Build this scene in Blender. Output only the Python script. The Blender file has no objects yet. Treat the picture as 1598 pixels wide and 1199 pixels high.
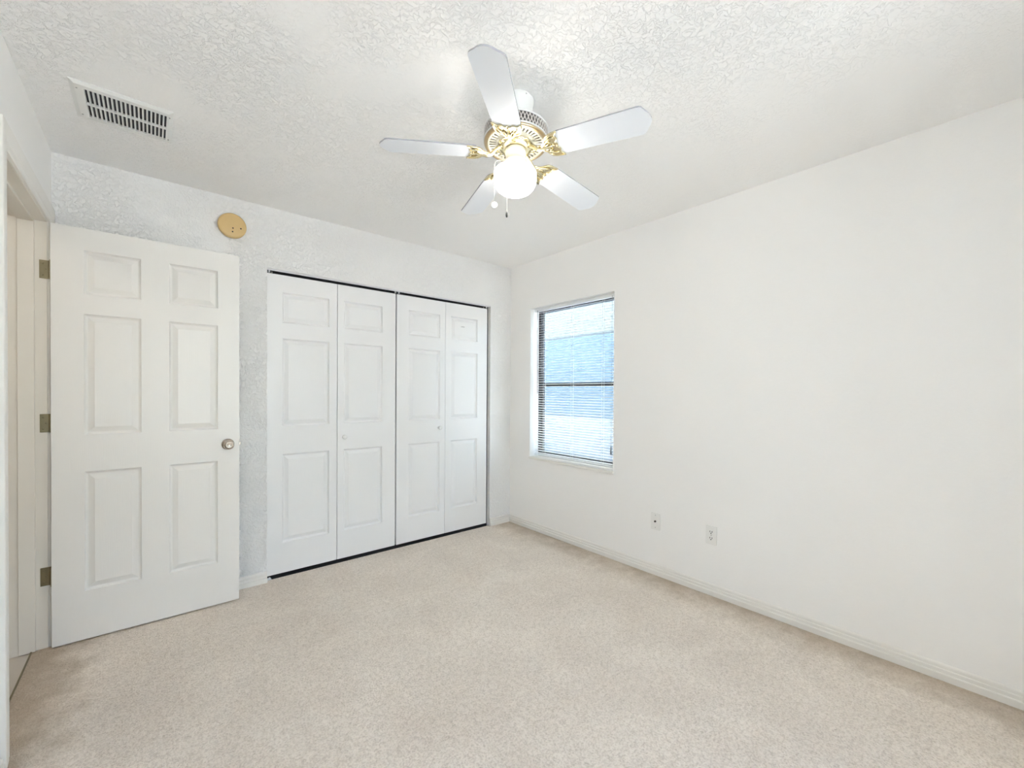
import bpy, bmesh, math, random
from mathutils import Vector, Matrix
random.seed(7)
S = bpy.context.scene
COL = S.collection
PI = math.pi

# ------------------------------------------------------------------ camera
F_PX = 661.67
YAW, PITCH, ROLL = 0.706973, -0.009228, 0.00638
SHX, SHY = 1.384, 18.48          # principal point offset in pixels (right, down)
cd = bpy.data.cameras.new('camera')
cam = bpy.data.objects.new('camera', cd)
COL.objects.link(cam)
fw = Vector((math.sin(YAW) * math.cos(PITCH), math.cos(YAW) * math.cos(PITCH), math.sin(PITCH)))
rt = Vector((math.cos(YAW), -math.sin(YAW), 0))
up = rt.cross(fw)
r2 = rt * math.cos(ROLL) + up * math.sin(ROLL)
u2 = up * math.cos(ROLL) - rt * math.sin(ROLL)
m = Matrix.Identity(4)
for i in range(3):
    m[i][0], m[i][1], m[i][2] = r2[i], u2[i], -fw[i]
m[2][3] = 1.25014
cam.matrix_world = m
cd.sensor_fit = 'HORIZONTAL'
cd.sensor_width = 36
cd.lens = 36 * F_PX / 1598
cd.shift_x = -SHX / 1598
cd.shift_y = SHY / 1598
cd.clip_start = 0.02
S.camera = cam

# ------------------------------------------------------------------ world, sun, exposure
w = bpy.data.worlds.new('sky')
S.world = w
w.use_nodes = True
nt = w.node_tree
nt.nodes.clear()
sky = nt.nodes.new('ShaderNodeTexSky')
sky.sky_type = 'NISHITA'
sky.sun_disc = False
sky.dust_density = 2.2
sky.sun_elevation = math.radians(58)
sky.sun_rotation = math.radians(90)
bg = nt.nodes.new('ShaderNodeBackground')
bg.inputs[1].default_value = 1.0
wo = nt.nodes.new('ShaderNodeOutputWorld')
nt.links.new(sky.outputs[0], bg.inputs[0])
nt.links.new(bg.outputs[0], wo.inputs[0])
sl = bpy.data.lights.new('sun', 'SUN')
sl.energy = 50.0
sl.angle = math.radians(0.6)
sl.color = (1.0, 0.935, 0.86)
sun = bpy.data.objects.new('sun', sl)
sun.rotation_euler = (0, math.radians(32), math.radians(25))      # shines from +x, behind the neighbouring house
COL.objects.link(sun)

GLOBE_STRENGTH = 9.0
HALL_FILL_STRENGTH = 20.0
S.view_settings.view_transform = 'Standard'
S.view_settings.look = 'None'
S.view_settings.exposure = 0.74
S.view_settings.gamma = 1
S.view_settings.use_curve_mapping = False
S.cycles.use_denoising = True
S.cycles.max_bounces = 16
S.cycles.diffuse_bounces = 12
S.cycles.glossy_bounces = 4
S.cycles.transparent_max_bounces = 12
S.cycles.sample_clamp_indirect = 6

# ------------------------------------------------------------------ materials
def new_mat(name):
    mt = bpy.data.materials.new(name)
    mt.use_nodes = True
    return mt, mt.node_tree, mt.node_tree.nodes['Principled BSDF']

def mat(name, col, rough=0.5, metal=0.0, spec=0.5):
    mt, n, b = new_mat(name)
    b.inputs['Base Color'].default_value = (*col, 1)
    b.inputs['Roughness'].default_value = rough
    b.inputs['Metallic'].default_value = metal
    b.inputs['Specular IOR Level'].default_value = spec
    return mt

def coords(n, scale=(1, 1, 1)):
    tc = n.nodes.new('ShaderNodeTexCoord')
    mp = n.nodes.new('ShaderNodeMapping')
    mp.inputs['Scale'].default_value = scale
    n.links.new(tc.outputs['Object'], mp.inputs['Vector'])
    return mp.outputs['Vector']

def noise(n, vec, scale, detail=4, rough=0.5, dist=0.0):
    t = n.nodes.new('ShaderNodeTexNoise')
    t.inputs['Scale'].default_value = scale
    t.inputs['Detail'].default_value = detail
    t.inputs['Roughness'].default_value = rough
    t.inputs['Distortion'].default_value = dist
    n.links.new(vec, t.inputs['Vector'])
    return t.outputs['Fac']

def ramp(n, fac, p0, p1, c0=(0, 0, 0, 1), c1=(1, 1, 1, 1)):
    r = n.nodes.new('ShaderNodeValToRGB')
    r.color_ramp.elements[0].position = p0
    r.color_ramp.elements[1].position = p1
    r.color_ramp.elements[0].color = c0
    r.color_ramp.elements[1].color = c1
    n.links.new(fac, r.inputs[0])
    return r.outputs[0]

def mathn(n, op, a, b=None):
    t = n.nodes.new('ShaderNodeMath')
    t.operation = op
    for i, v in enumerate((a, b)):
        if v is None:
            continue
        if isinstance(v, (int, float)):
            t.inputs[i].default_value = v
        else:
            n.links.new(v, t.inputs[i])
    return t.outputs[0]

def bump(n, b, h, dist, strength=1.0):
    t = n.nodes.new('ShaderNodeBump')
    t.inputs['Strength'].default_value = strength
    t.inputs['Distance'].default_value = dist
    n.links.new(h, t.inputs['Height'])
    n.links.new(t.outputs[0], b.inputs['Normal'])

def knockdown(name, col, dist, fine=0.35, fade=None):
    """sprayed and trowelled drywall texture: flattened splats with broken edges"""
    mt, n, b = new_mat(name)
    v = coords(n)
    a = ramp(n, noise(n, v, 46, 5, 0.62, 0.9), 0.47, 0.53)
    c = ramp(n, noise(n, v, 75, 3, 0.6, 0.5), 0.50, 0.60)
    cov = ramp(n, noise(n, v, 2.3, 2, 0.5), 0.30, 0.47)          # trowelled areas come and go
    if fade:                                                     # ceiling spray gets thinner towards one side
        sp = n.nodes.new('ShaderNodeSeparateXYZ'); n.links.new(v, sp.inputs[0])
        fd = ramp(n, mathn(n, 'MULTIPLY', sp.outputs[0], 1 / 3.0), fade[0], fade[1], (1, 1, 1, 1), (0.25, 0.25, 0.25, 1))
        cov = mathn(n, 'MULTIPLY', cov, fd); fine_ = mathn(n, 'MULTIPLY', fd, fine)
    else: fine_ = fine
    h = mathn(n, 'ADD', mathn(n, 'MULTIPLY', a, cov), mathn(n, 'MULTIPLY', c, fine_))
    bump(n, b, h, dist)
    b.inputs['Base Color'].default_value = (*col, 1)
    b.inputs['Roughness'].default_value = 0.75
    b.inputs['Specular IOR Level'].default_value = 0.25
    return mt

M = {}
WALL = (0.912, 0.90, 0.882)
M['ceiling'] = knockdown('ceiling_paint', (0.95, 0.94, 0.928), 0.0016, 0.25, (0.40, 0.70))
M['wall_back'] = knockdown('textured_wall_paint', (0.915, 0.91, 0.90), 0.0022)
def smooth_wall():
    mt, n, b = new_mat('smooth_wall_paint')
    v = coords(n)
    bump(n, b, noise(n, v, 60, 3, 0.6), 0.0006)
    b.inputs['Base Color'].default_value = (*WALL, 1)
    b.inputs['Roughness'].default_value = 0.6
    b.inputs['Specular IOR Level'].default_value = 0.3
    return mt
M['wall'] = smooth_wall()
M['trim'] = mat('white_trim_paint', (0.82, 0.80, 0.76), 0.36)
M['frame'] = mat('ivory_frame_paint', (0.78, 0.745, 0.68), 0.42)
def door_paint(name, col):
    mt, n, b = new_mat(name)
    v = coords(n, (60, 60, 2.2))
    bump(n, b, noise(n, v, 5, 5, 0.6, 0.4), 0.00035)               # embossed wood grain
    b.inputs['Base Color'].default_value = (*col, 1)
    b.inputs['Roughness'].default_value = 0.33
    return mt
M['door'] = door_paint('door_paint', (0.84, 0.825, 0.795))
M['closet'] = door_paint('closet_door_paint', (0.86, 0.86, 0.86))
M['knob_white'] = mat('white_knob', (0.85, 0.85, 0.84), 0.25)
M['nickel'] = mat('satin_nickel', (0.52, 0.46, 0.40), 0.22, 1.0)
M['hinge'] = mat('aged_brass_hinge', (0.27, 0.235, 0.15), 0.38, 1.0)
M['brass'] = mat('polished_brass', (0.74, 0.66, 0.44), 0.22, 1.0)
M['fan_white'] = mat('white_fan_enamel', (0.78, 0.78, 0.77), 0.35)
M['fan_cream'] = mat('cream_fan_enamel', (0.62, 0.60, 0.51), 0.3)
M['blade'] = mat('fan_blade_white', (0.80, 0.825, 0.87), 0.4)
M['blade_edge'] = mat('blade_edge_grey', (0.35, 0.36, 0.39), 0.5)
M['dark'] = mat('dark_recess', (0.015, 0.015, 0.017), 0.7)
M['vent'] = mat('vent_white', (0.82, 0.82, 0.80), 0.45)
M['duct'] = mat('duct_dark', (0.045, 0.045, 0.05), 0.8)
M['detector'] = mat('yellowed_plastic', (0.56, 0.40, 0.185), 0.42)
M['plate'] = mat('ivory_plate', (0.835, 0.825, 0.80), 0.35)
M['screw'] = mat('screw_metal', (0.45, 0.45, 0.43), 0.4, 1.0)
M['bronze'] = mat('bronze_aluminium', (0.03, 0.03, 0.035), 0.4, 0.6)
M['blind'] = mat('white_blind', (0.86, 0.87, 0.87), 0.4)
M['cord'] = mat('grey_cord', (0.20, 0.21, 0.21), 0.6)
M['whitecord'] = mat('white_cord', (0.8, 0.8, 0.8), 0.6)
M['closet_shade'] = mat('closet_shade_colour', (0.10, 0.10, 0.11), 0.9)  # shade behind the closet doors put into the colour
M['track'] = mat('white_track', (0.78, 0.78, 0.80), 0.4)
M['track_dark'] = mat('dark_track', (0.02, 0.022, 0.03), 0.5)
M['hall_floor'] = mat('hall_vinyl', (0.62, 0.57, 0.51), 0.3)
M['hall_wall'] = mat('hall_wall_paint', (0.74, 0.69, 0.62), 0.6)
M['black'] = mat('black_plastic', (0.012, 0.012, 0.012), 0.5)

def emit(name, col, s):
    mt, n, b = new_mat(name)
    b.inputs['Base Color'].default_value = (0.9, 0.9, 0.88, 1)
    b.inputs['Emission Color'].default_value = (*col, 1)
    b.inputs['Emission Strength'].default_value = s
    return mt
M['globe'] = emit('lit_opal_glass', (1.0, 0.965, 0.90), GLOBE_STRENGTH)
M['hall_fill'] = emit('hall_fill_glow', (1.0, 0.93, 0.82), HALL_FILL_STRENGTH)

def glass():
    mt = bpy.data.materials.new('window_glass')
    mt.use_nodes = True
    n = mt.node_tree
    n.nodes.clear()
    o = n.nodes.new('ShaderNodeOutputMaterial')
    mx = n.nodes.new('ShaderNodeMixShader')
    t = n.nodes.new('ShaderNodeBsdfTransparent')
    t.inputs[0].default_value = (0.93, 0.97, 0.97, 1)
    g = n.nodes.new('ShaderNodeBsdfGlossy')
    g.inputs['Roughness'].default_value = 0.02
    mx.inputs[0].default_value = 0.05
    n.links.new(t.outputs[0], mx.inputs[1])
    n.links.new(g.outputs[0], mx.inputs[2])
    n.links.new(mx.outputs[0], o.inputs[0])
    return mt
M['glass'] = glass()

XR, XL, YB, H, YF = 2.645, -0.378, 3.133, 2.44, -0.62

def carpet():
    mt, n, b = new_mat('beige_carpet')
    v = coords(n)
    tuft = noise(n, v, 135, 3, 0.7)
    tuft2 = noise(n, v, 55, 3, 0.65, 0.8)
    patch = noise(n, v, 2.6, 4, 0.6, 0.6)
    patch2 = noise(n, v, 9, 3, 0.6)
    c1 = ramp(n, patch, 0.3, 0.7, (0.86, 0.775, 0.69, 1), (0.97, 0.89, 0.80, 1))
    spk = ramp(n, mathn(n, 'ADD', mathn(n, 'MULTIPLY', tuft, 0.6), mathn(n, 'MULTIPLY', tuft2, 0.4)), 0.38, 0.56, (0.75, 0.72, 0.685, 1), (1.04, 1.04, 1.04, 1))
    mx = n.nodes.new('ShaderNodeMix'); mx.data_type = 'RGBA'; mx.blend_type = 'MULTIPLY'
    mx.inputs[0].default_value = 0.9
    n.links.new(c1, mx.inputs[6]); n.links.new(spk, mx.inputs[7])
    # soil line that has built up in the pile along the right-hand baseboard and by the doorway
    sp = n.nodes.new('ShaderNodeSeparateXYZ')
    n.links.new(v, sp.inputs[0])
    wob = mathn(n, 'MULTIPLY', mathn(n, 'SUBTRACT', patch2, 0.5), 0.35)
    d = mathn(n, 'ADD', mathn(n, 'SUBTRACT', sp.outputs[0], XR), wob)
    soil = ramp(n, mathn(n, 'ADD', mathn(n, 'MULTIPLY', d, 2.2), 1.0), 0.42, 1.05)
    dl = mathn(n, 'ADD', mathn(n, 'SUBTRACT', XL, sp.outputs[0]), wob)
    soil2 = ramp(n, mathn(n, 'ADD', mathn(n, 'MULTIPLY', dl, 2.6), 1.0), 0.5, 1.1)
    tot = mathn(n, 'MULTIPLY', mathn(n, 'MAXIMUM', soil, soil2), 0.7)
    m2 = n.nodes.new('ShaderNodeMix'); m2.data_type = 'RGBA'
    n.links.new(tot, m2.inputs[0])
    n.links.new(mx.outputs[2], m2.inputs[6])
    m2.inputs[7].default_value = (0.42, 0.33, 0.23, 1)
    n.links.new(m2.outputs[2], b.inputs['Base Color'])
    b.inputs['Roughness'].default_value = 0.95
    b.inputs['Specular IOR Level'].default_value = 0.1
    h = mathn(n, 'ADD', mathn(n, 'MULTIPLY', tuft, 0.7), mathn(n, 'ADD', mathn(n, 'MULTIPLY', tuft2, 0.6), mathn(n, 'MULTIPLY', patch2, 0.8)))
    bump(n, b, h, 0.012)
    return mt
M['carpet'] = carpet()

def speck(name, c0, c1, scale, dist=0.004, rough=0.8):
    mt, n, b = new_mat(name)
    v = coords(n)
    f = noise(n, v, scale, 4, 0.6)
    n.links.new(ramp(n, f, 0.35, 0.65, (*c0, 1), (*c1, 1)), b.inputs['Base Color'])
    b.inputs['Roughness'].default_value = rough
    bump(n, b, f, dist)
    return mt
M['concrete'] = speck('pale_concrete', (0.80, 0.79, 0.77), (0.86, 0.85, 0.83), 9)
M['stucco_blue'] = speck('pale_blue_stucco', (0.065, 0.105, 0.14), (0.078, 0.12, 0.155), 40)
M['stucco_white'] = speck('white_stucco', (0.74, 0.76, 0.76), (0.8, 0.82, 0.82), 40)
M['stucco_grey'] = speck('pale_grey_stucco', (0.19, 0.205, 0.21), (0.21, 0.225, 0.23), 40)
M['stucco_green'] = speck('grey_green_stucco', (0.125, 0.14, 0.135), (0.145, 0.16, 0.155), 12)
M['shingle'] = speck('grey_shingle', (0.05, 0.056, 0.055), (0.085, 0.092, 0.09), 14, 0.01)

# ------------------------------------------------------------------ helpers
def box(bm, x0, x1, y0, y1, z0, z1, mi=0, T=None):
    vs = [bm.verts.new(c) for c in ((x0, y0, z0), (x1, y0, z0), (x1, y1, z0), (x0, y1, z0),
                                    (x0, y0, z1), (x1, y0, z1), (x1, y1, z1), (x0, y1, z1))]
    fs = []
    for q in ((3, 2, 1, 0), (4, 5, 6, 7), (0, 1, 5, 4), (1, 2, 6, 5), (2, 3, 7, 6), (3, 0, 4, 7)):
        f = bm.faces.new([vs[i] for i in q]); f.material_index = mi; fs.append(f)
    if T is not None:
        for v in vs: v.co = T @ v.co
    return vs

def rbox(bm, x0, x1, y0, y1, z0, z1, r=0.003, seg=2, mi=0, T=None):
    """box with rounded edges"""
    t = bmesh.new()
    box(t, x0, x1, y0, y1, z0, z1)
    bmesh.ops.bevel(t, geom=list(t.edges), offset=r, segments=seg, affect='EDGES', profile=0.5)
    merge(bm, t, T, mi)

def merge(bm, t, T=None, mi=None):
    mp = {}
    for v in t.verts:
        mp[v] = bm.verts.new(T @ v.co if T is not None else v.co)
    for f in t.faces:
        try:
            g = bm.faces.new([mp[v] for v in f.verts])
        except ValueError:
            continue
        g.material_index = f.material_index if mi is None else mi
        g.smooth = f.smooth
    t.free()

def lathe(bm, prof, seg=48, c=(0, 0, 0), mi=0, T=None, smooth=True):
    rings = []
    for r, z in prof:
        if r < 1e-6:
            rings.append([bm.verts.new((c[0], c[1], c[2] + z))])
        else:
            rings.append([bm.verts.new((c[0] + r * math.cos(2 * PI * k / seg), c[1] + r * math.sin(2 * PI * k / seg), c[2] + z)) for k in range(seg)])
    for a, b in zip(rings, rings[1:]):
        for k in range(seg):
            k2 = (k + 1) % seg
            if len(a) == 1 and len(b) == 1: continue
            if len(a) == 1: vs = [a[0], b[k2], b[k]]
            elif len(b) == 1: vs = [a[k], a[k2], b[0]]
            else: vs = [a[k], a[k2], b[k2], b[k]]
            f = bm.faces.new(vs); f.smooth = smooth; f.material_index = mi
    if T is not None:
        for r in rings:
            for v in r: v.co = T @ v.co

def tube(bm, pts, r, seg=10, mi=0, T=None, taper=None):
    pts = [Vector(p) for p in pts]
    rings = []
    prev = None
    for i, p in enumerate(pts):
        d = (pts[min(i + 1, len(pts) - 1)] - pts[max(i - 1, 0)]).normalized()
        if prev is None:
            a = Vector((0, 0, 1)) if abs(d.z) < 0.9 else Vector((1, 0, 0))
            n1 = d.cross(a).normalized()
        else:
            n1 = (prev - d * prev.dot(d)).normalized()
        prev = n1
        n2 = d.cross(n1)
        rr = r if taper is None else r * taper[i]
        rings.append([bm.verts.new(p + (n1 * math.cos(2 * PI * k / seg) + n2 * math.sin(2 * PI * k / seg)) * rr) for k in range(seg)])
    for a, b in zip(rings, rings[1:]):
        for k in range(seg):
            f = bm.faces.new([a[k], a[(k + 1) % seg], b[(k + 1) % seg], b[k]]); f.smooth = True; f.material_index = mi
    for rg, rev in ((rings[0], True), (rings[-1], False)):
        f = bm.faces.new(list(reversed(rg)) if rev else rg); f.material_index = mi
    if T is not None:
        for r_ in rings:
            for v in r_: v.co = T @ v.co

def prism(bm, outline, z0, z1, mi=0, side_mi=None, T=None):
    """extrude a 2-D outline (x, y) from z0 to z1"""
    a = [bm.verts.new((x, y, z0)) for x, y in outline]
    b = [bm.verts.new((x, y, z1)) for x, y in outline]
    f = bm.faces.new(list(reversed(a))); f.material_index = mi
    f = bm.faces.new(b); f.material_index = mi
    n = len(a)
    for i in range(n):
        f = bm.faces.new([a[i], a[(i + 1) % n], b[(i + 1) % n], b[i]])
        f.material_index = mi if side_mi is None else side_mi
    if T is not None:
        for v in a + b: v.co = T @ v.co

def obj(name, bm, mats, parent=None, loc=None):
    bmesh.ops.recalc_face_normals(bm, faces=list(bm.faces))
    me = bpy.data.meshes.new(name)
    bm.to_mesh(me); bm.free()
    for mm in (mats if isinstance(mats, (list, tuple)) else [mats]):
        me.materials.append(mm)
    o = bpy.data.objects.new(name, me)
    COL.objects.link(o)
    if parent is not None: o.parent = parent
    if loc is not None: o.location = loc
    return o

def tag(o, label=None, cat=None, group=None, kind=None):
    if label: o['label'] = label
    if cat: o['category'] = cat
    if group: o['group'] = group
    if kind: o['kind'] = kind
    return o

def empty(name, loc, label, cat, group=None, kind=None):
    o = bpy.data.objects.new(name, None)
    o.empty_display_size = 0.1
    COL.objects.link(o)
    o.location = loc
    return tag(o, label, cat, group, kind)

def struct(name, bm, mats, label, cat):
    return tag(obj(name, bm, mats), label, cat, kind='structure')

B = bmesh.new

# ------------------------------------------------------------------ room shell
T = 0.12
bm = B(); box(bm, XL - 0.052, XR + 0.01, YF - T, 3.152, -0.12, 0.0)
struct('floor', bm, M['carpet'], 'beige cut-pile carpet covering the bedroom floor', 'floor')
bm = B(); box(bm, 0.575 - 0.3, XR + 0.1, 3.152, 3.95, -0.12, -0.015)
struct('floor_closet', bm, M['closet_shade'], 'closet floor under the bifold doors, gap shade put in its dark colour', 'floor')
bm = B(); box(bm, XL - 1.9, XR + 0.5, YF - T, 4.6, H, H + 0.12); box(bm, -0.10, 1.62, -1.87, YF - T, H, H + 0.12)
struct('ceiling', bm, M['ceiling'], 'white ceiling with knockdown plaster texture', 'ceiling')

WY0, WY1, WZ0, WZ1 = 1.93, 2.853, 0.657, 2.012
XO = XR + 0.15
bm = B()
box(bm, XR, XO, YF - T, WY0, -0.25, H); box(bm, XR, XO, WY1, YB + T, 0, H)
box(bm, XR, XO, WY0, WY1, 0, WZ0); box(bm, XR, XO, WY0, WY1, WZ1, H)
struct('wall_right', bm, M['wall'], 'plain white right-hand wall with the window', 'wall')

CX0, CX1, CZ = 0.575, 2.40, 2.046
bm = B()
TC = 0.045
box(bm, XL - T, CX0, YB, YB + TC, -0.1, H); box(bm, CX1, XR, YB, YB + TC, -0.1, H); box(bm, CX0, CX1, YB, YB + TC, CZ, H)
struct('wall_back', bm, M['wall_back'], 'textured white wall around the closet opening', 'wall')
bm = B()
box(bm, CX0 - 0.3, CX0 - 0.2, YB + TC, 3.86, 0, H); box(bm, XR, XR + 0.1, YB + T, 3.86, 0, H)
box(bm, CX0 - 0.3, XR + 0.1, 3.86, 3.95, 0, H)
box(bm, CX0 - 0.2, CX0, YB + TC, YB + TC + 0.01, 0, H); box(bm, CX1, XR, YB + TC, YB + TC + 0.01, 0, H); box(bm, CX0, CX1, YB + TC, YB + TC + 0.01, CZ + 0.001, H); box(bm, CX0 - 0.2, XR, YB + TC + 0.01, 3.86, H - 0.01, H)
struct('wall_closet', bm, M['closet_shade'], 'walls inside the closet behind the bifold doors, shade put in their dark colour', 'wall')

OY0, OY1, OZ = 2.205, 3.003, 2.05          # clear doorway in the left wall
bm = B()
box(bm, XL - T, XL, YF, OY0 - 0.019, 0, H); box(bm, XL - T, XL, OY1 + 0.019, YB, 0, H)
box(bm, XL - T, XL, OY0 - 0.019, OY1 + 0.019, OZ + 0.019, H)
struct('wall_left', bm, M['wall'], 'white left-hand wall with the doorway', 'wall')
QX0, QX1, QZ0, QZ1 = 0.12, 1.40, 0.50, 2.25      # unseen window and alcove added behind the viewpoint as fill light
AX0, AX1, AY = 0.02, 1.50, -1.75  # alcove sides shape the light of the added window
bm = B()
box(bm, XL - T, AX0, YF - T, YF, 0, H); box(bm, AX1, XR, YF - T, YF, 0, H)
struct('wall_front', bm, M['wall'], 'white wall behind the viewpoint either side of the added window alcove', 'wall')
bm = B()
box(bm, AX0 - T, AX0, AY - T, YF - T, -0.12, H); box(bm, AX1, AX1 + T, AY - T, YF - T, -0.12, H)
box(bm, AX0, QX0, AY - T, AY, 0, H); box(bm, QX1, AX1, AY - T, AY, 0, H)
box(bm, QX0, QX1, AY - T, AY, 0, QZ0); box(bm, QX0, QX1, AY - T, AY, QZ1, H)
struct('wall_alcove_added', bm, M['wall'], 'white walls of the alcove added behind the viewpoint to shape fill light', 'wall')
bm = B(); box(bm, AX0, AX1, AY - T, YF - T, -0.12, 0.0)
struct('floor_alcove_added', bm, M['carpet'], 'beige carpet in the alcove added behind the viewpoint for fill light', 'floor')
w2 = empty('window_added', (QX0, AY - T, QZ0), 'wide white framed window added behind the viewpoint as fill light', 'window', kind='structure')
bm = B()
qw, qh = QX1 - QX0, QZ1 - QZ0
box(bm, 0, 0.04, 0.01, 0.06, 0, qh); box(bm, qw - 0.04, qw, 0.01, 0.06, 0, qh)
box(bm, 0.04, qw - 0.04, 0.01, 0.06, 0, 0.04); box(bm, 0.04, qw - 0.04, 0.01, 0.06, qh - 0.04, qh)
box(bm, qw / 2 - 0.02, qw / 2 + 0.02, 0.012, 0.058, 0.04, qh - 0.04)
obj('frame', bm, M['trim'], w2)
for a_, b_ in ((0.04, qw / 2 - 0.02), (qw / 2 + 0.02, qw - 0.04)):
    bm = B(); box(bm, a_, b_, 0.030, 0.034, 0.04, qh - 0.04); obj('pane', bm, M['glass'], w2)
bm = B(); rbox(bm, -0.03, qw + 0.03, 0.06, T + 0.03, -0.02, 0.0, 0.003); obj('window_sill', bm, M['trim'], w2)

# hallway beyond the doorway
bm = B(); box(bm, XL - 1.9, XL - 0.052, YF - T, 4.6, -0.12, -0.006)
struct('floor_hall', bm, M['hall_floor'], 'smooth beige hallway floor beyond the doorway', 'floor')
bm = B()
box(bm, XL - 1.9, XL - 1.3, YF - T, 4.6, -0.006, H); box(bm, XL - 1.3, XL - T, YF - T, YF, -0.006, H)
box(bm, XL - 1.3, XL - T, 4.5, 4.6, -0.006, H); box(bm, XL - T, XL - T + 0.1, YB + T, 4.6, -0.006, H)
struct('wall_hall', bm, M['hall_wall'], 'cream hallway walls beyond the doorway', 'wall')
hl = empty('hall_fill_light', (XL - 0.75, 1.75, H), 'round flush opal glass fill light added on the hallway ceiling, unseen', 'fill light')  # unseen hall lamp added as fill through the doorway
bm = B(); lathe(bm, [(0, 0), (0.15, 0), (0.15, -0.02), (0.13, -0.025), (0, -0.025)], 40); obj('base', bm, M['fan_white'], hl)
bm = B(); lathe(bm, [(0.128, -0.022), (0.125, -0.05), (0.09, -0.085), (0.04, -0.1), (0, -0.103)], 40); obj('glass_shade', bm, M['hall_fill'], hl)

# baseboards
PROF = [(0, 0), (0.018, 0), (0.018, 0.027), (0.0165, 0.030), (0.0115, 0.0315), (0.0115, 0.045), (0.010, 0.0475), (0.0065, 0.049), (0.0065, 0.061), (0.0045, 0.066), (0, 0.070)]
def base(name, a, b, nrm, label):
    bm = B()
    a = Vector(a); b = Vector(b); nrm = Vector(nrm)
    ra = [bm.verts.new((a.x + nrm.x * d, a.y + nrm.y * d, z)) for d, z in PROF]
    rb = [bm.verts.new((b.x + nrm.x * d, b.y + nrm.y * d, z)) for d, z in PROF]
    n = len(PROF)
    for i in range(n):
        bm.faces.new([ra[i], ra[(i + 1) % n], rb[(i + 1) % n], rb[i]])
    bm.faces.new(ra); bm.faces.new(list(reversed(rb)))
    return struct(name, bm, M['trim'], label, 'baseboard')
base('baseboard_right', (XR, YF), (XR, YB), (-1, 0), 'long white moulded baseboard along the right-hand wall')
base('baseboard_back', (XL + 0.014, YB), (CX0, YB), (0, -1), 'short white baseboard between the entry door and closet')
base('baseboard_back', (CX1, YB), (XR - 0.014, YB), (0, -1), 'very short white baseboard right of the closet in the corner')
base('baseboard_left', (XL, YF), (XL, OY0 - 0.095), (1, 0), 'white baseboard on the left wall in front of the doorway')
base('baseboard_front', (AX1, YF), (XR - 0.014, YF), (0, 1), 'white baseboard on the wall behind the viewpoint')

# ------------------------------------------------------------------ panelled slabs
def panel_slab(bm, w_, h_, t_, panels, both=False, x0=0.0, z0=0.0):
    """door slab, front face at y=0 looking to -y; panels = [(xa, xb, za, zb)] raised-panel mouldings"""
    def side(y, sgn):
        xs = sorted({x0, x0 + w_} | {p[0] for p in panels} | {p[1] for p in panels})
        zs = sorted({z0, z0 + h_} | {p[2] for p in panels} | {p[3] for p in panels})
        cache = {}
        def V(x, z, d=0.0):
            k = (round(x, 5), round(z, 5), round(d, 5))
            if k not in cache: cache[k] = bm.verts.new((x, y + sgn * d, z))
            return cache[k]
        for xa, xb in zip(xs, xs[1:]):
            for za, zb in zip(zs, zs[1:]):
                cx, cz = (xa + xb) / 2, (za + zb) / 2
                if any(p[0] < cx < p[1] and p[2] < cz < p[3] for p in panels): continue
                bm.faces.new([V(xa, za), V(xb, za), V(xb, zb), V(xa, zb)])
        for xa, xb, za, zb in panels:
            prev = None
            for ins, d in ((0, 0), (0.002, 0.006), (0.007, 0.0125), (0.011, 0.0145), (0.014, 0.0140), (0.035, 0.0035), (0.0375, 0.0022)):
                ring = [V(xa + ins, za + ins, d), V(xb - ins, za + ins, d), V(xb - ins, zb - ins, d), V(xa + ins, zb - ins, d)]
                if prev:
                    for i in range(4):
                        bm.faces.new([prev[i], prev[(i + 1) % 4], ring[(i + 1) % 4], ring[i]])
                prev = ring
            bm.faces.new(prev)
        return V
    V1 = side(0.0, 1)
    if both:
        side(t_, -1)
    else:
        bm.faces.new([bm.verts.new(c) for c in ((x0, t_, z0), (x0 + w_, t_, z0), (x0 + w_, t_, z0 + h_), (x0, t_, z0 + h_))])
    c = [(x0, z0), (x0 + w_, z0), (x0 + w_, z0 + h_), (x0, z0 + h_)]
    for i in range(4):
        a, b_ = c[i], c[(i + 1) % 4]
        bm.faces.new([bm.verts.new((a[0], 0, a[1])), bm.verts.new((b_[0], 0, b_[1])), bm.verts.new((b_[0], t_, b_[1])), bm.verts.new((a[0], t_, a[1]))])

# entry door, open ninety degrees against the back wall
DY = 2.965
DX0, DX1, DZ0, DZ1 = -0.362, 0.399, 0.009, 2.041
d1 = empty('door_1', (DX0, DY, 0), 'white six-panel entry door standing open in front of the back wall', 'door', kind='structure')
bm = B()
pn = []
for xa, xb in ((-0.250, -0.037), (0.077, 0.295)):
    for za, zb in ((0.249, 0.841), (1.025, 1.621), (1.720, 1.934)):
        pn.append((xa - DX0, xb - DX0, za, zb))
panel_slab(bm, DX1 - DX0, DZ1 - DZ0, 0.035, pn, True, 0, DZ0)
obj('door_slab', bm, M['door'], d1)
for sgn, nm in ((-1, 'front'), (1, 'back')):
    bm = B()
    R = Matrix.Translation((0.343 - DX0, 0.0 if sgn < 0 else 0.035, 0.934)) @ Matrix.Rotation(PI / 2 if sgn < 0 else -PI / 2, 4, 'X')
    lathe(bm, [(0, 0), (0.031, 0), (0.032, 0.003), (0.028, 0.007), (0.014, 0.009), (0.0115, 0.014), (0.011, 0.026), (0.017, 0.031), (0.0245, 0.037), (0.0265, 0.045), (0.0255, 0.053), (0.020, 0.059), (0.012, 0.061), (0.010, 0.0595), (0, 0.0595)], 40, T=R)
    k = obj('door_knob', bm, M['nickel'], d1)
    if sgn < 0: k['label'] = 'satin nickel round knob with central button'
bm = B()
box(bm, DX1 - DX0 - 0.0002, DX1 - DX0 + 0.0012, 0.005, 0.030, 0.905, 0.962)
rbox(bm, DX1 - DX0 + 0.001, DX1 - DX0 + 0.010, 0.011, 0.024, 0.926, 0.942, 0.002)
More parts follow.
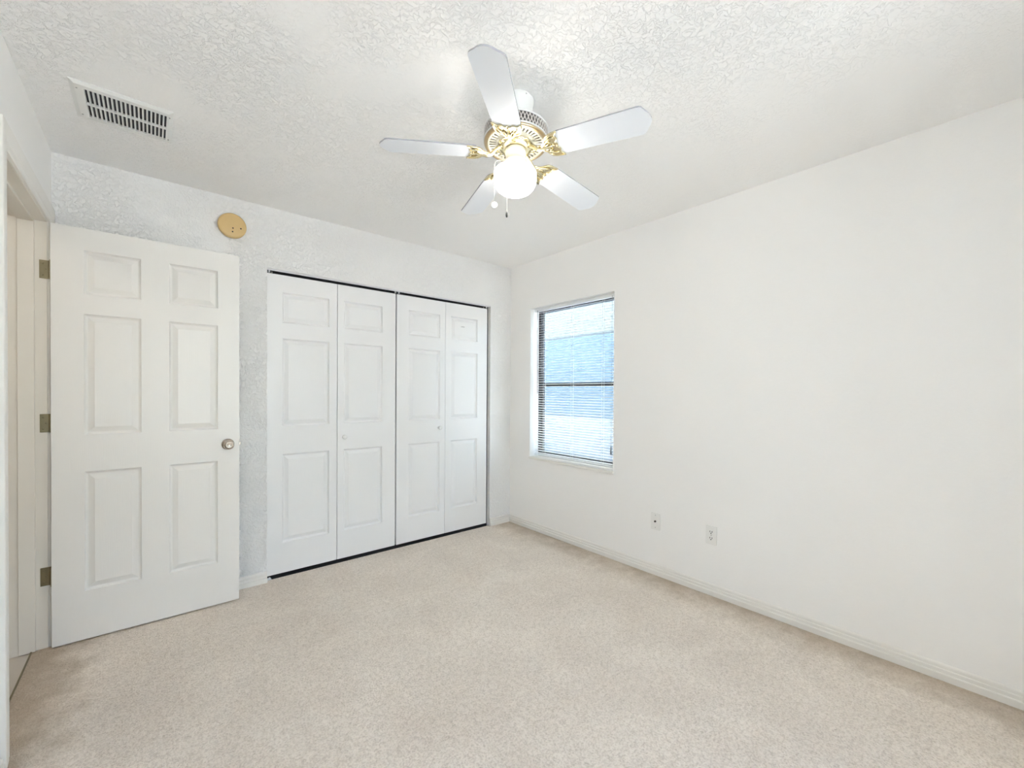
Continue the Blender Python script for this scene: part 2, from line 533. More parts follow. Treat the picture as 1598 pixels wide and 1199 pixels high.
o = obj('latch', bm, M['nickel'], d1); o['label'] = 'small metal latch plate on the door edge'
for hz in (1.822, 1.086, 0.347):
    bm = B()
    rbox(bm, -0.0405, 0.002, 0.0345, 0.0370, hz - 0.044, hz + 0.044, 0.001, 1)       # leaf on the jamb
    for i in range(5):                                                              # knuckles
        z = hz - 0.044 + i * 0.0176
        lathe(bm, [(0, z + 0.0006), (0.0052, z + 0.0006), (0.0052, z + 0.017), (0, z + 0.017)], 14, c=(-0.006, 0.0345 + 0.0000, 0), smooth=False)
    box(bm, -0.004, 0.0, 0.004, 0.034, hz - 0.044, hz + 0.044)                       # leaf on the door edge
    for dx, dz in ((-0.029, 0.028), (-0.020, 0.0), (-0.029, -0.028)):
        lathe(bm, [(0, 0), (0.0035, 0), (0.002, 0.001), (0, 0.001)], 10, T=Matrix.Translation((dx, 0.0345, hz + dz)) @ Matrix.Rotation(PI / 2, 4, 'X'))
    o = obj('hinge', bm, M['hinge'], d1); o['label'] = 'dull brass butt hinge'

# door frame: jambs, stops, casing
fr = empty('trim_1', (XL, OY0, 0), 'white wooden frame and casing round the left-hand doorway', 'door frame', kind='structure')
def fobj(name, bm, mt='frame'):
    o = obj(name, bm, M[mt], fr); o.location = (-XL, -OY0, 0); return o
JX0 = XL - T - 0.004
bm = B(); box(bm, JX0, XL, OY1, OY1 + 0.018, -0.005, OZ + 0.018); fobj('jamb', bm)
bm = B(); box(bm, JX0, XL, OY0 - 0.018, OY0, -0.005, OZ + 0.018); fobj('jamb', bm)
bm = B(); box(bm, JX0, XL, OY0, OY1, OZ, OZ + 0.018); fobj('head_jamb', bm)
bm = B()
rbox(bm, JX0 + 0.03, XL - 0.040, OY1 - 0.011, OY1 + 0.001, 0.0, OZ, 0.002)
rbox(bm, JX0 + 0.03, XL - 0.040, OY0 - 0.001, OY0 + 0.011, 0.0, OZ, 0.002)
rbox(bm, JX0 + 0.03, XL - 0.040, OY0 + 0.011, OY1 - 0.011, OZ - 0.011, OZ + 0.001, 0.002)
fobj('door_stop', bm)
# casing with a stepped profile (distance from opening, thickness)
CP = [(0.006, 0.0), (0.006, 0.009), (0.012, 0.012), (0.030, 0.0125), (0.036, 0.015), (0.070, 0.017), (0.082, 0.018), (0.086, 0.016), (0.086, 0.0)]
def casing(xw, sgn, name):
    bm = B()
    path = []
    for d, t_ in CP:
        path.append([(xw + sgn * t_, OY0 - d, 0.0), (xw + sgn * t_, OY0 - d, OZ + d), (xw + sgn * t_, OY1 + d, OZ + d), (xw + sgn * t_, OY1 + d, 0.0)])
    vv = [[bm.verts.new(c) for c in row] for row in path]
    for a, b_ in zip(vv, vv[1:] + vv[:1]):
        for i in range(3):
            bm.faces.new([a[i], a[i + 1], b_[i + 1], b_[i]])
    bm.faces.new([r_[0] for r_ in vv]); bm.faces.new([r_[3] for r_ in vv])
    return fobj(name, bm, 'trim')
casing(XL, 1, 'casing')
casing(XL - T, -1, 'casing')
bm = B(); box(bm, XL - 0.056, XL - 0.050, OY0, OY1, -0.003, 0.004)
fobj('threshold_strip', bm, 'hinge')

# ------------------------------------------------------------------ closet: bifold doors, track
LY = 3.163
ROWS = ((0.226, 0.822), (1.012, 1.598), (1.704, 1.906))
def bifold(name, leaves, knob_x, knob_z, label, extra=None):
    root = empty(name, (leaves[0][0], LY, 0), label, 'closet door', 'bifold closet doors', 'structure')
    out = []
    for x0, x1, pa, pb in leaves:
        bm = B()
        panel_slab(bm, x1 - x0, 1.998, 0.03, [(pa - x0, pb - x0, za, zb) for za, zb in ROWS], False, 0, 0.023)
        o = obj('door_leaf', bm, M['closet'], root); o.location = (x0 - leaves[0][0], 0, 0)
        out.append(o)
        if x0 < knob_x < x1:
            bm = B()
            R = Matrix.Translation((knob_x - x0, 0, knob_z)) @ Matrix.Rotation(PI / 2, 4, 'X')
            lathe(bm, [(0, 0), (0.009, 0), (0.0085, 0.006), (0.0075, 0.011), (0.012, 0.016), (0.0165, 0.022), (0.0165, 0.028), (0.012, 0.033), (0, 0.035)], 28, T=R)
            obj('knob', bm, M['knob_white'], o)
    bm = B()
    xm = leaves[0][1] - leaves[0][0] + 0.002
    for hz in (0.28, 1.03, 1.78):
        box(bm, xm - 0.022, xm + 0.022, 0.0300, 0.0318, hz - 0.03, hz + 0.03)
        lathe(bm, [(0, hz - 0.03), (0.004, hz - 0.03), (0.004, hz + 0.03), (0, hz + 0.03)], 10, c=(xm, 0.033, 0))
    obj('hinge', bm, M['screw'], root)
    bm = B()
    lathe(bm, [(0, 2.020), (0.005, 2.020), (0.005, 2.037), (0, 2.037)], 10, c=(0.03 if leaves[0][0] < 1 else leaves[1][1] - leaves[0][0] - 0.03, 0.015, 0))
    obj('pivot_pin', bm, M['screw'], root)
    return root, out
b1, l1 = bifold('door_2', [(0.579, 1.026, 0.671, 0.972), (1.030, 1.475, 1.075, 1.368)], 1.073, 0.914,
                'left pair of white panelled bifold closet leaves, nearer the entry door')
b2, l2 = bifold('door_3', [(1.487, 1.931, 1.589, 1.881), (1.935, 2.381, 1.990, 2.273)], 1.872, 0.940,
                'right pair of white panelled bifold closet leaves, nearer the window')
# scuff and a row of bright white bumps on the last leaf
bm = B()
prism(bm, [(-0.026, 0.0), (-0.008, 0.0022), (0.016, 0.0012), (0.026, -0.001), (0.010, -0.0024), (-0.010, -0.0016)], 0, 0.0004,
      T=Matrix.Translation((2.112 - 1.935, 0.0021, 1.826)) @ Matrix.Rotation(PI / 2, 4, 'X'))
o = obj('scuff', bm, mat('scuff_grey', (0.28, 0.28, 0.28), 0.8), l2[1]); o['label'] = 'small grey scuff on the top panel'
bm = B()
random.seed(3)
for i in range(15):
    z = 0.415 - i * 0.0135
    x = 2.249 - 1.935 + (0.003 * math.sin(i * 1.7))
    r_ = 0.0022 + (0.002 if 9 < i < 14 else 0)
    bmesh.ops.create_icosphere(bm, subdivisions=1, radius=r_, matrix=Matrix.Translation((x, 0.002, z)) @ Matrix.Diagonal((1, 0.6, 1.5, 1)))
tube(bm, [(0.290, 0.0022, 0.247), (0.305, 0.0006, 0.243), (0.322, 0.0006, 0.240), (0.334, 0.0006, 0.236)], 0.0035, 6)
o = obj('white_bumps', bm, mat('bright_white', (0.95, 0.95, 0.95), 0.4), l2[1]); o['label'] = 'row of bright white bumps'

tr = empty('closet_door_track', (CX0, LY, CZ), 'white metal track under the closet header above the bifold doors', 'door track')
bm = B()
ln = CX1 - CX0
box(bm, 0.0, ln, -0.012, 0.014, -0.003, 0.0)
box(bm, 0.0, ln, 0.012, 0.014, -0.012, -0.003)
obj('channel', bm, M['track_dark'], tr)
bm = B(); box(bm, 0.0, ln, -0.018, -0.012, -0.009, 0.0)
obj('front_lip', bm, M['track'], tr)
for x in (0.014, ln / 2 - 0.018, ln / 2 + 0.012, ln - 0.03):
    bm = B(); rbox(bm, x, x + 0.007, -0.006, 0.010, -0.021, -0.0032, 0.001, 1); obj('bracket', bm, M['track'], tr)
pb = empty('floor_pivot_bracket', (CX0 + 0.004, LY - 0.015, 0.0), 'tiny white pivot bracket on the carpet at the closet left corner', 'bracket')
bm = B()
rbox(bm, 0, 0.026, 0, 0.03, 0.0, 0.006, 0.0015, 1); obj('foot', bm, M['track'], pb)
bm = B()
lathe(bm, [(0, 0.004), (0.005, 0.004), (0.005, 0.012), (0, 0.012)], 10, c=(0.016, 0.016, 0)); obj('pin_socket', bm, M['track'], pb)

# ------------------------------------------------------------------ window
win = empty('window_1', (XR, WY0, WZ0), 'dark framed single-hung window recessed in the right-hand wall', 'window', kind='structure')
def wobj(name, bm, mt, parent=None):
    o = obj(name, bm, mt, win)
    o.location = (-XR, -WY0, -WZ0)
    return o
FX0, FX1 = XR + 0.105, XR + 0.150
f_ = 0.032
bm = B()
box(bm, FX0, FX1, WY0, WY0 + f_, WZ0, WZ1); box(bm, FX0, FX1, WY1 - f_, WY1, WZ0, WZ1)
box(bm, FX0, FX1, WY0 + f_, WY1 - f_, WZ0, WZ0 + f_); box(bm, FX0, FX1, WY0 + f_, WY1 - f_, WZ1 - f_, WZ1)
wobj('frame', bm, M['bronze'])
bm = B(); zr = 1.322
box(bm, FX0 + 0.005, FX1 - 0.01, WY0 + f_, WY1 - f_, zr - 0.02, zr + 0.012)
wobj('meeting_rail', bm, M['bronze'])
bm = B(); box(bm, FX0 + 0.012, FX0 + 0.030, WY0 + f_, WY0 + f_ + 0.022, WZ0 + f_, zr - 0.02); box(bm, FX0 + 0.012, FX0 + 0.030, WY1 - f_ - 0.022, WY1 - f_, WZ0 + f_, zr - 0.02)
box(bm, FX0 + 0.012, FX0 + 0.030, WY0 + f_ + 0.022, WY1 - f_ - 0.022, WZ0 + f_, WZ0 + f_ + 0.022)
wobj('lower_sash', bm, M['bronze'])
bm = B(); box(bm, FX0 + 0.018, FX0 + 0.021, WY0 + f_, WY1 - f_, WZ0 + f_, zr - 0.01); wobj('pane', bm, M['glass'])
bm = B(); box(bm, FX0 + 0.032, FX0 + 0.035, WY0 + f_, WY1 - f_, zr, WZ1 - f_); wobj('pane', bm, M['glass'])
bm = B(); rbox(bm, XR - 0.016, FX0, WY0 - 0.004, WY1 + 0.004, WZ0 - 0.018, WZ0 + 0.004, 0.003); wobj('window_sill', bm, M['trim'])
bm = B()   # thin white corner bead round the opening
box(bm, XR - 0.0015, XR + 0.105, WY1 - 0.002, WY1 + 0.003, WZ0, WZ1 + 0.003)
box(bm, XR - 0.0015, XR + 0.105, WY0 - 0.003, WY1, WZ1 - 0.002, WZ1 + 0.003)
box(bm, XR - 0.0015, XR + 0.105, WY0 - 0.003, WY0 + 0.002, WZ0, WZ1)
wobj('reveal_lining', bm, mat('reveal_white', (0.88, 0.88, 0.87), 0.5))

BX = XR + 0.052
bl = empty('window_blind', (BX, WY0, WZ1), 'white horizontal mini blind hanging open in the window', 'blind')
BY0, BY1 = 0.010, WY1 - WY0 - 0.018
bm = B(); rbox(bm, -0.013, 0.013, BY0 - 0.004, BY1 + 0.004, -0.030, -0.004, 0.002); obj('headrail', bm, M['blind'], bl)
bm = B()
ztop, zbot = -0.045, WZ0 - WZ1 + 0.040
ns = int((ztop - zbot) / 0.0212)
for i in range(ns + 1):
    z = ztop - i * (ztop - zbot) / ns
    y1 = BY1 - (0.0 if i < ns - 1 else 0.0)
    row = []
    for k in range(5):                      # gently arched slat, room edge a little low
        u = -0.0125 + k * 0.00625
        hgt = 0.0016 * (1 - (u / 0.0125) ** 2) + u * 0.22
        row.append((bm.verts.new((u, BY0, z + hgt)), bm.verts.new((u, y1, z + hgt)), bm.verts.new((u, BY0, z + hgt - 0.0006)), bm.verts.new((u, y1, z + hgt - 0.0006))))
    for a, b_ in zip(row, row[1:]):
        bm.faces.new([a[0], a[1], b_[1], b_[0]]); bm.faces.new([a[2], b_[2], b_[3], a[3]])
        bm.faces.new([a[0], b_[0], b_[2], a[2]]); bm.faces.new([a[1], a[3], b_[3], b_[1]])
    for r_ in (row[0], row[-1]): bm.faces.new([r_[0], r_[1], r_[3], r_[2]])
o = obj('slats', bm, M['blind'], bl)
bm = B(); rbox(bm, -0.012, 0.012, BY0, BY1, zbot - 0.022, zbot - 0.010, 0.003); obj('bottom_rail', bm, M['blind'], bl)
for y in (0.14, 0.46, 0.79):
    bm = B()
    tube(bm, [(-0.0135, y, -0.03), (-0.0135, y, zbot - 0.012)], 0.0011, 6)
    tube(bm, [(0.0135, y, -0.03), (0.0135, y, zbot - 0.012)], 0.0011, 6)
    obj('ladder_cord', bm, M['whitecord'], bl)
bm = B(); tube(bm, [(-0.020, 0.865, -0.02), (-0.021, 0.862, -0.40), (-0.021, 0.860, -0.77)], 0.0028, 6); o = obj('tilt_wand', bm, M['cord'], bl); o['label'] = 'thin dark tilt wand'
bm = B(); tube(bm, [(-0.020, 0.045, -0.02), (-0.020, 0.045, -1.19)], 0.0012, 6)
lathe(bm, [(0, -1.17), (0.003, -1.172), (0.0075, -1.235), (0.006, -1.24), (0, -1.24)], 12, c=(-0.020, 0.045, 0))
o = obj('lift_cord', bm, M['cord'], bl); o['label'] = 'lift cord with grey tassel'

# ------------------------------------------------------------------ outside the window
bm = B(); box(bm, -20, 30, -25, 30, -0.45, -0.25)
struct('ground', bm, M['concrete'], 'pale concrete ground outside the window', 'ground')
nh = empty('neighbouring_house', (7.3, 6.0, -0.25), 'pale blue neighbouring house seen through the window blind', 'house')
bm = B(); box(bm, 0, 5, -9, 9, 0, 0.95); obj('foundation_wall', bm, M['stucco_grey'], nh)
bm = B(); box(bm, 0.02, 5, -9, 9, 0.95, 2.75); obj('upper_wall', bm, M['stucco_blue'], nh)
bm = B(); box(bm, 0.12, 5, -9, 9, 2.75, 5.1); obj('upper_storey', bm, M['stucco_green'], nh)
bm = B(); box(bm, -0.5, 5.6, -9.5, 9.5, 5.1, 5.3); obj('roof', bm, M['shingle'], nh)

bm = B(); box(bm, XR + 0.5, XR + 1.35, YF - T - 0.6, 5.2, H + 0.02, H + 0.2)  # unseen slab added to keep direct sun out of the window
struct('sun_block_eave', bm, M['stucco_white'], 'unseen white overhang added above the window to block the sun', 'sun_block_eave')
# ------------------------------------------------------------------ wall plates
def plate(root):
    bm = B(); rbox(bm, -0.006, 0.0, -0.035, 0.035, -0.0585, 0.0585, 0.0025, 3); return obj('cover_plate', bm, M['plate'], root)
def screw(root, z):
    bm = B(); lathe(bm, [(0, 0.0), (0.0035, 0.0), (0.0028, 0.0012), (0, 0.0014)], 12, T=Matrix.Translation((-0.006, 0, z)) @ Matrix.Rotation(-PI / 2, 4, 'Y'))
    obj('screw', bm, M['screw'], root)
cp = empty('cable_outlet', (XR, 1.572, 0.366), 'white cable outlet plate with one black socket, left of the two wall plates', 'outlet')
plate(cp)
for z in (0.042, -0.042): screw(cp, z)
bm = B(); lathe(bm, [(0, 0), (0.0075, 0), (0.0075, 0.003), (0.0055, 0.003), (0.0055, 0.009), (0.004, 0.009), (0, 0.004)], 6, T=Matrix.Translation((-0.006, 0, 0)) @ Matrix.Rotation(-PI / 2, 4, 'Y'), smooth=False)
o = obj('coaxial_socket', bm, M['black'], cp); o['label'] = 'small black threaded socket'
ep = empty('electrical_outlet', (XR, 1.190, 0.370), 'white duplex electrical outlet low on the wall, right of the two plates', 'outlet')
plate(ep); screw(ep, 0.0)
for zc in (0.0195, -0.0195):
    bm = B()
    out = []
    for k in range(32):
        a = 2 * PI * k / 32
        out.append((0.0172 * math.cos(a), max(-0.0135, min(0.0135, 0.0172 * math.sin(a)))))
    prism(bm, out, 0, 0.0025, T=Matrix.Translation((-0.0055, 0, zc)) @ Matrix(((0, 0, -1, 0), (1, 0, 0, 0), (0, 1, 0, 0), (0, 0, 0, 1))))
    rc = obj('receptacle', bm, M['plate'], ep)
    bm = B()
    box(bm, -0.0084, -0.0078, -0.0082, -0.0046, zc - 0.002, zc + 0.0080); box(bm, -0.0084, -0.0078, 0.0046, 0.0082, zc - 0.001, zc + 0.0075)
    lathe(bm, [(0, 0), (0.0034, 0), (0.0034, 0.0006), (0, 0.0006)], 12, T=Matrix.Translation((-0.0078, 0, zc - 0.007)) @ Matrix.Rotation(-PI / 2, 4, 'Y'))
    obj('slots', bm, M['black'], rc)

# ------------------------------------------------------------------ alarm disc on the back wall
sd = empty('smoke_alarm', (0.382, YB, 2.260), 'round yellowed smoke alarm on the wall above the entry door', 'smoke alarm')
RX = Matrix.Rotation(PI / 2, 4, 'X')
bm = B(); lathe(bm, [(0, 0), (0.070, 0), (0.070, 0.006), (0.066, 0.009), (0, 0.009)], 56, T=RX); obj('mounting_base', bm, M['detector'], sd)
bm = B(); lathe(bm, [(0, 0.008), (0.073, 0.008), (0.075, 0.012), (0.075, 0.026), (0.072, 0.032), (0.065, 0.036), (0, 0.038)], 56, T=RX); cv = obj('cover', bm, M['detector'], sd)
for x, z in ((0.002, -0.018), (0.000, -0.040), (0.043, -0.012)):
    bm = B(); lathe(bm, [(0, 0), (0.0042, 0), (0.0042, 0.0012), (0, 0.0012)], 14, T=Matrix.Translation((x, -0.0368, z)) @ RX); obj('sounder_hole', bm, M['black'], cv)


# ------------------------------------------------------------------ ceiling vent
VX0, VX1, VY0, VY1 = -0.240, 0.076, 2.340, 2.640
GX0, GX1, GY0, GY1 = -0.204, 0.055, 2.381, 2.622
GY0, GY1 = 2.378, 2.604
cv = empty('ceiling_vent', ((VX0 + VX1) / 2, (VY0 + VY1) / 2, H), 'white louvred air vent in the ceiling near the left wall', 'vent')
ox, oy = (VX0 + VX1) / 2, (VY0 + VY1) / 2
bm = B()
def fring(bm, xa, xb, ya, yb, z):
    return [bm.verts.new((x - ox, y - oy, z)) for x, y in ((xa, ya), (xb, ya), (xb, yb), (xa, yb))]
rings = [fring(bm, VX0, VX1, VY0, VY1, 0), fring(bm, VX0, VX1, VY0, VY1, -0.002), fring(bm, VX0 + 0.014, VX1 - 0.014, VY0 + 0.014, VY1 - 0.014, -0.009),
         fring(bm, GX0, GX1, GY0, GY1, -0.009), fring(bm, GX0, GX1, GY0, GY1, -0.0005)]
for a, b_ in zip(rings, rings[1:]):
    for i in range(4): bm.faces.new([a[i], a[(i + 1) % 4], b_[(i + 1) % 4], b_[i]])
obj('frame', bm, M['vent'], cv)
bm = B(); box(bm, GX0 - ox - 0.001, GX1 - ox + 0.001, GY0 - oy - 0.001, GY1 - oy + 0.001, -0.0012, -0.0002); obj('duct_opening', bm, M['duct'], cv)
bm = B()
N = 19; pitch = (GX1 - GX0) / N
for i in range(N + 1):
    x = GX0 + pitch * (i) - ox
    x = min(max(x, GX0 - ox), GX1 - ox - 0.001)
    # curved blade: thin at the face, leaning back
    pts = [(x, -0.0088), (x + 0.0032, -0.0088), (x + 0.0052, -0.0050), (x + 0.0062, -0.0015), (x + 0.0050, -0.0015), (x + 0.0036, -0.0048)]
    vs0 = [bm.verts.new((a, GY0 - oy, b_)) for a, b_ in pts]; vs1 = [bm.verts.new((a, GY1 - oy, b_)) for a, b_ in pts]
    for k in range(6): bm.faces.new([vs0[k], vs0[(k + 1) % 6], vs1[(k + 1) % 6], vs1[k]])
    bm.faces.new(vs0); bm.faces.new(list(reversed(vs1)))
obj('louvres', bm, M['vent'], cv)
bm = B(); ym = (GY0 + GY1) / 2 - oy + 0.004; box(bm, GX0 - ox, GX1 - ox, ym - 0.006, ym + 0.006, -0.0094, -0.002); obj('crossbar', bm, M['vent'], cv)
for x in (VX0 + 0.02, VX1 - 0.012):
    for y in (VY0 + 0.045, VY1 - 0.045):
        bm = B(); lathe(bm, [(0, -0.0085), (0.0032, -0.0085), (0.0026, -0.0104), (0, -0.0108)], 12, c=(x - ox, y - oy, 0)); obj('screw', bm, M['screw'], cv)

# ------------------------------------------------------------------ ceiling fan
FXc, FYc = 1.1357, 1.3222
ZB = 2.2248 - H           # blade plane at the axis, relative to the ceiling
fan = empty('ceiling_fan', (FXc, FYc, H), 'white five-blade ceiling fan with brass arms and a lit opal globe', 'ceiling fan')
# the fan hangs a few degrees out of true
nrm = Vector((0.0501, 0.0357, 1)).normalized()
TILT = Matrix.Translation((0, 0, ZB)) @ Vector((0, 0, 1)).rotation_difference(nrm).to_matrix().to_4x4() @ Matrix.Translation((0, 0, -ZB))

bm = B()
lathe(bm, [(0, -0.0005), (0.070, -0.0005), (0.073, -0.004), (0.073, -0.016), (0.069, -0.034), (0.060, -0.052), (0.048, -0.066), (0.036, -0.072), (0.026, -0.074), (0, -0.074)], 56)
cn = obj('canopy', bm, M['fan_white'], fan)
for a in (3.3, 4.6):
    bm = B(); lathe(bm, [(0, 0), (0.0032, 0), (0.0025, 0.0016), (0, 0.002)], 10, T=Matrix.Rotation(a, 4, 'Z') @ Matrix.Translation((0.0725, 0, -0.012)) @ Matrix.Rotation(PI / 2, 4, 'Y')); obj('screw', bm, M['screw'], cn)
bm = B(); lathe(bm, [(0, -0.070), (0.022, -0.070), (0.022, -0.096), (0, -0.096)], 32, T=TILT); obj('downrod', bm, M['fan_white'], fan)
Z1, Z2 = -0.120, -0.172
bm = B()
lathe(bm, [(0.0, -0.086), (0.045, -0.086), (0.060, -0.092), (0.095, -0.100), (0.118, -0.108), (0.128, -0.116), (0.131, Z1)], 72, T=TILT)
lathe(bm, [(0.131, Z1), (0.131, Z1 - 0.006), (0.128, Z1 - 0.006)], 72, T=TILT)
lathe(bm, [(0.129, Z2 + 0.008), (0.1315, Z2 + 0.007), (0.1315, Z2), (0.128, Z2)], 72, T=TILT)
mh = obj('motor_housing', bm, M['fan_white'], fan)
bm = B(); lathe(bm, [(0.122, Z1), (0.122, Z2)], 72, T=TILT); obj('motor_core', bm, mat('motor_grey', (0.10, 0.09, 0.085), 0.6), fan)
bm = B()
nl = 56
for k in range(nl):
    for sg in (1, -1):
        prev = None
        for j in range(5):
            z = Z1 - 0.005 + (Z2 + 0.007 - Z1 + 0.005) * j / 4
            a = 2 * PI * (k + sg * 0.55 * (j / 4 - 0.5) * 2) / nl
            da = 0.0019 / 0.129
            cur = [bm.verts.new(TILT @ Vector((rr * math.cos(a + s_ * da), rr * math.sin(a + s_ * da), z))) for rr, s_ in ((0.1295, -1), (0.1295, 1), (0.127, 1), (0.127, -1))]
            if prev:
                for i in range(4): bm.faces.new([prev[i], prev[(i + 1) % 4], cur[(i + 1) % 4], cur[i]])
            prev = cur
obj('lattice_band', bm, mat('taupe_enamel', (0.60, 0.56, 0.53), 0.4), mh)
bm = B(); lathe(bm, [(0.126, Z2 + 0.001), (0.130, Z2), (0.1285, Z2 - 0.006), (0.121, Z2 - 0.010), (0.116, Z2 - 0.008), (0.116, Z2 + 0.001)], 72, T=TILT); obj('trim_ring', bm, mat('antique_brass', (0.60, 0.47, 0.30), 0.28, 1.0), fan)
bm = B(); lathe(bm, [(0.117, Z2 - 0.001), (0, Z2 - 0.001)], 64, T=TILT); obj('motor_underside', bm, mat('motor_dark', (0.06, 0.05, 0.045), 0.6), fan)
bm = B()
for k in range(40):
    Tm = TILT @ Matrix.Rotation(2 * PI * k / 40, 4, 'Z')
    rbox(bm, 0.078, 0.117, -0.0042, 0.0042, Z2 - 0.0065, Z2 - 0.002, 0.001, 1, T=Tm)
lathe(bm, [(0.116, Z2 - 0.002), (0.116, Z2 - 0.008), (0.108, Z2 - 0.008), (0.108, Z2 - 0.002)], 64, T=TILT)
lathe(bm, [(0.084, Z2 - 0.001), (0.084, Z2 - 0.009), (0.060, Z2 - 0.012), (0.044, Z2 - 0.012), (0.044, Z2 - 0.001)], 64, T=TILT)
obj('slotted_plate', bm, M['fan_cream'], fan)
# rotor hub with scrollwork rosettes between the arms
PH = 3.8305
bm = B()
lathe(bm, [(0.043, Z2 - 0.010), (0.066, Z2 - 0.012), (0.072, Z2 - 0.018), (0.066, Z2 - 0.026), (0.050, Z2 - 0.030), (0.043, Z2 - 0.030)], 56, T=TILT)
for k in range(5):
    a0 = PH + (k + 0.5) * 2 * PI / 5
    for off in (-0.16, 0.16):
        Tm = TILT @ Matrix.Rotation(a0 + off, 4, 'Z')
        pts = [(0.066 + 0.012 * math.sin(t * 1.5 * PI) + 0.004 * t, 0.010 * math.cos(t * 1.7 * PI) * (1 if off > 0 else -1), Z2 - 0.020 - 0.004 * t) for t in [i / 10 for i in range(11)]]
        tube(bm, pts, 0.0030, 8, T=Tm, taper=[1, 1, 1, 1, 1, .95, .9, .85, .8, .7, .6])
obj('hub_ring', bm, M['brass'], fan)

# blade and arm, one pair then copies
ZL = 0.0
def ogee(sgn):
    return [(0.163, 0.046 * sgn), (0.172, 0.0515 * sgn), (0.20, 0.0545 * sgn), (0.35, 0.0575 * sgn), (0.495, 0.0600 * sgn),
            (0.5045, 0.0585 * sgn), (0.511, 0.0540 * sgn), (0.5165, 0.046 * sgn), (0.523, 0.035 * sgn), (0.5315, 0.023 * sgn), (0.5365, 0.011 * sgn)]
outl = ogee(-1) + [(0.538, 0.0)] + list(reversed(ogee(1)))
bm = B(); prism(bm, outl, -0.003, 0.003, 0, 1)
bmB = bm
meB_o = obj('blade', bmB, [M['blade'], M['blade_edge']], fan)
# ornate arm: crown-shaped plate under the blade, ribs, curved neck to the hub
bm = B()
half = [(0.108, 0.009), (0.122, 0.013), (0.134, 0.022), (0.142, 0.036), (0.150, 0.047), (0.163, 0.053), (0.180, 0.056), (0.200, 0.059),
        (0.197, 0.050), (0.190, 0.044), (0.187, 0.036), (0.191, 0.028), (0.190, 0.020), (0.183, 0.014), (0.181, 0.007), (0.186, 0.002)]
out2 = [(x, -y) for x, y in half] + [(x, y) for x, y in reversed(half)]
prism(bm, out2, -0.0065, -0.0032)
for sg in (-1, 1):
    tube(bm, [(x, y * sg * 0.97, -0.0075) for x, y in half[:8]], 0.0030, 8, taper=[.7, .9, 1, 1.1, 1.1, 1, .9, .6])
    tube(bm, [(x - 0.002, y * sg, -0.0075) for x, y in half[7:]], 0.0022, 8)
    tube(bm, [(0.112, 0.004 * sg, -0.011), (0.130, 0.012 * sg, -0.011), (0.148, 0.026 * sg, -0.0095), (0.166, 0.036 * sg, -0.009), (0.180, 0.036 * sg, -0.0085)], 0.0036, 8, taper=[1, 1.1, 1, .8, .5])
    tube(bm, [(0.128, 0.006 * sg, -0.011), (0.150, 0.012 * sg, -0.010), (0.160, 0.020 * sg, -0.009), (0.152, 0.024 * sg, -0.009), (0.147, 0.018 * sg, -0.009)], 0.0028, 8, taper=[1, 1, .9, .8, .6])
tube(bm, [(0.052, 0, 0.026), (0.068, 0, 0.020), (0.085, 0, 0.006), (0.100, 0, -0.008), (0.120, 0, -0.013), (0.145, 0, -0.011), (0.168, 0, -0.008)], 0.0085, 12, taper=[1.1, 1.1, 1.0, 1.0, 1.0, .75, .4])
for x, y in ((0.155, 0.028), (0.155, -0.028), (0.172, 0.0)):
    lathe(bm, [(0, -0.0115), (0.0035, -0.0105), (0.0048, -0.0062), (0, -0.0062)], 14, c=(x, y, 0))
meA_o = obj('blade_arm', bm, M['brass'], fan)
PITCHB = -0.1991
for k in range(5):
    if k == 0: b_, a_ = meB_o, meA_o
    else:
        b_ = meB_o.copy(); a_ = meA_o.copy()
        COL.objects.link(b_); COL.objects.link(a_)
        b_.parent = fan; a_.parent = fan
    Tm = TILT @ Matrix.Translation((0, 0, ZB)) @ Matrix.Rotation(PH + k * 2 * PI / 5, 4, 'Z') @ Matrix.Rotation(0.0407, 4, 'Y') @ Matrix.Rotation(-PITCHB * -1, 4, 'X')
    b_.matrix_basis = Tm; a_.matrix_basis = Tm

# light kit
bm = B()
lathe(bm, [(0, Z2 - 0.026), (0.036, Z2 - 0.026), (0.0425, Z2 - 0.032), (0.0425, Z2 - 0.046), (0.0405, Z2 - 0.048), (0.0405, Z2 - 0.074), (0.0425, Z2 - 0.078), (0.0425, Z2 - 0.086), (0.036, Z2 - 0.090), (0, Z2 - 0.090)], 48, T=TILT)
obj('switch_housing', bm, M['fan_cream'], fan)
bm = B()
lathe(bm, [(0.030, Z2 - 0.088), (0.033, Z2 - 0.092), (0.040, Z2 - 0.096), (0.043, Z2 - 0.101), (0.040, Z2 - 0.106), (0.042, Z2 - 0.111), (0.036, Z2 - 0.113), (0, Z2 - 0.113)], 48, T=TILT)
obj('fitter_ring', bm, mat('warm_brass', (0.80, 0.70, 0.45), 0.25, 1.0), fan)
bm = B()
G = Z2 - 0.105
gp = [(0.030, G - 0.001), (0.040, G - 0.002)]
for i in range(13):
    t = i / 12 * PI / 2
    gp.append((0.048 + 0.039 * math.sin(t), G - 0.004 - 0.022 * (1 - math.cos(t))))
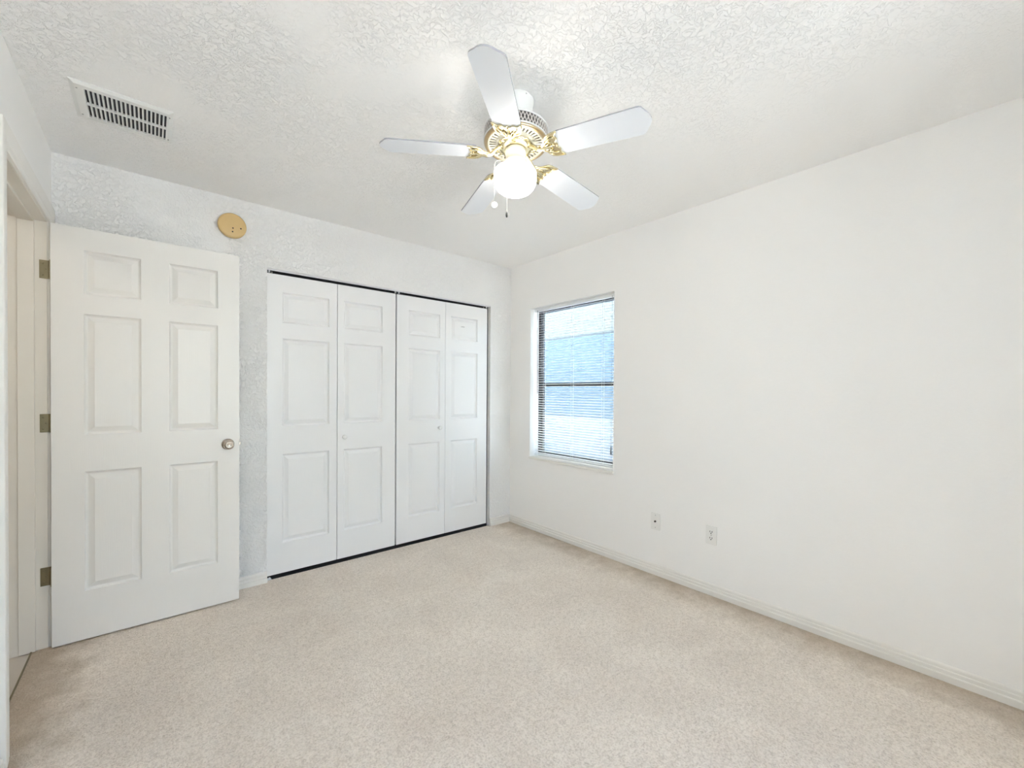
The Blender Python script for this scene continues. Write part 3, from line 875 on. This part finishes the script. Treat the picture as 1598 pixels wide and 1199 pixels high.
for i in range(1, 15):
    t = i / 14 * PI / 2
    gp.append((0.087 * math.cos(t) ** 0.62, G - 0.048 - 0.056 * math.sin(t)) if i < 14 else (0, G - 0.104))
lathe(bm, gp, 64, T=TILT)
obj('glass_globe', bm, M['globe'], fan)

# pull chains
def chain(x, y, ztop, zbot, fob):
    bm = B()
    r0 = math.hypot(x, y); ux, uy = x / r0, y / r0
    path = [(ux * 0.042, uy * 0.042, ztop), (ux * 0.075, uy * 0.075, ztop - 0.004), (ux * (r0 - 0.004), uy * (r0 - 0.004), ztop - 0.014), (x, y, ztop - 0.030)]
    tube(bm, path, 0.0008, 6)
    n = int((ztop - 0.03 - zbot) / 0.0042)
    for i in range(n):
        bmesh.ops.create_icosphere(bm, subdivisions=1, radius=0.0015, matrix=Matrix.Translation((x, y, ztop - 0.03 - i * 0.0042)))
    o = obj('pull_chain', bm, mat('chain_metal', (0.62, 0.62, 0.6), 0.3, 1.0) if 'chain_metal' not in bpy.data.materials else bpy.data.materials['chain_metal'], fan)
    bm = B()
    if fob == 'disc':
        Tm = Matrix.Translation((x, y, zbot - 0.013)) @ Matrix.Rotation(math.atan2(FYc, FXc), 4, 'Z') @ Matrix.Rotation(PI / 2, 4, 'Y')
        lathe(bm, [(0, -0.003), (0.011, -0.003), (0.0135, -0.0015), (0.0135, 0.0015), (0.011, 0.003), (0, 0.003)], 28, T=Tm)
        f = obj('chain_fob', bm, M['knob_white'], o); f['label'] = 'round white fob'
    else:
        lathe(bm, [(0, zbot + 0.002), (0.003, zbot), (0.0045, zbot - 0.008), (0.0045, zbot - 0.016), (0.003, zbot - 0.021), (0, zbot - 0.022)], 16, c=(x, y, 0))
        f = obj('chain_fob', bm, M['black'], o); f['label'] = 'small dark fob'
# directions: to the camera's left, and to the far side left
cr = Vector((math.cos(YAW), -math.sin(YAW), 0)); cf = Vector((math.sin(YAW), math.cos(YAW), 0))
p1 = cr * -0.084 + cf * -0.040
p2 = cr * -0.036 + cf * 0.094
chain(p1.x, p1.y, Z2 - 0.083, -0.430, 'disc')
chain(p2.x, p2.y, Z2 - 0.083, -0.415, 'bell')
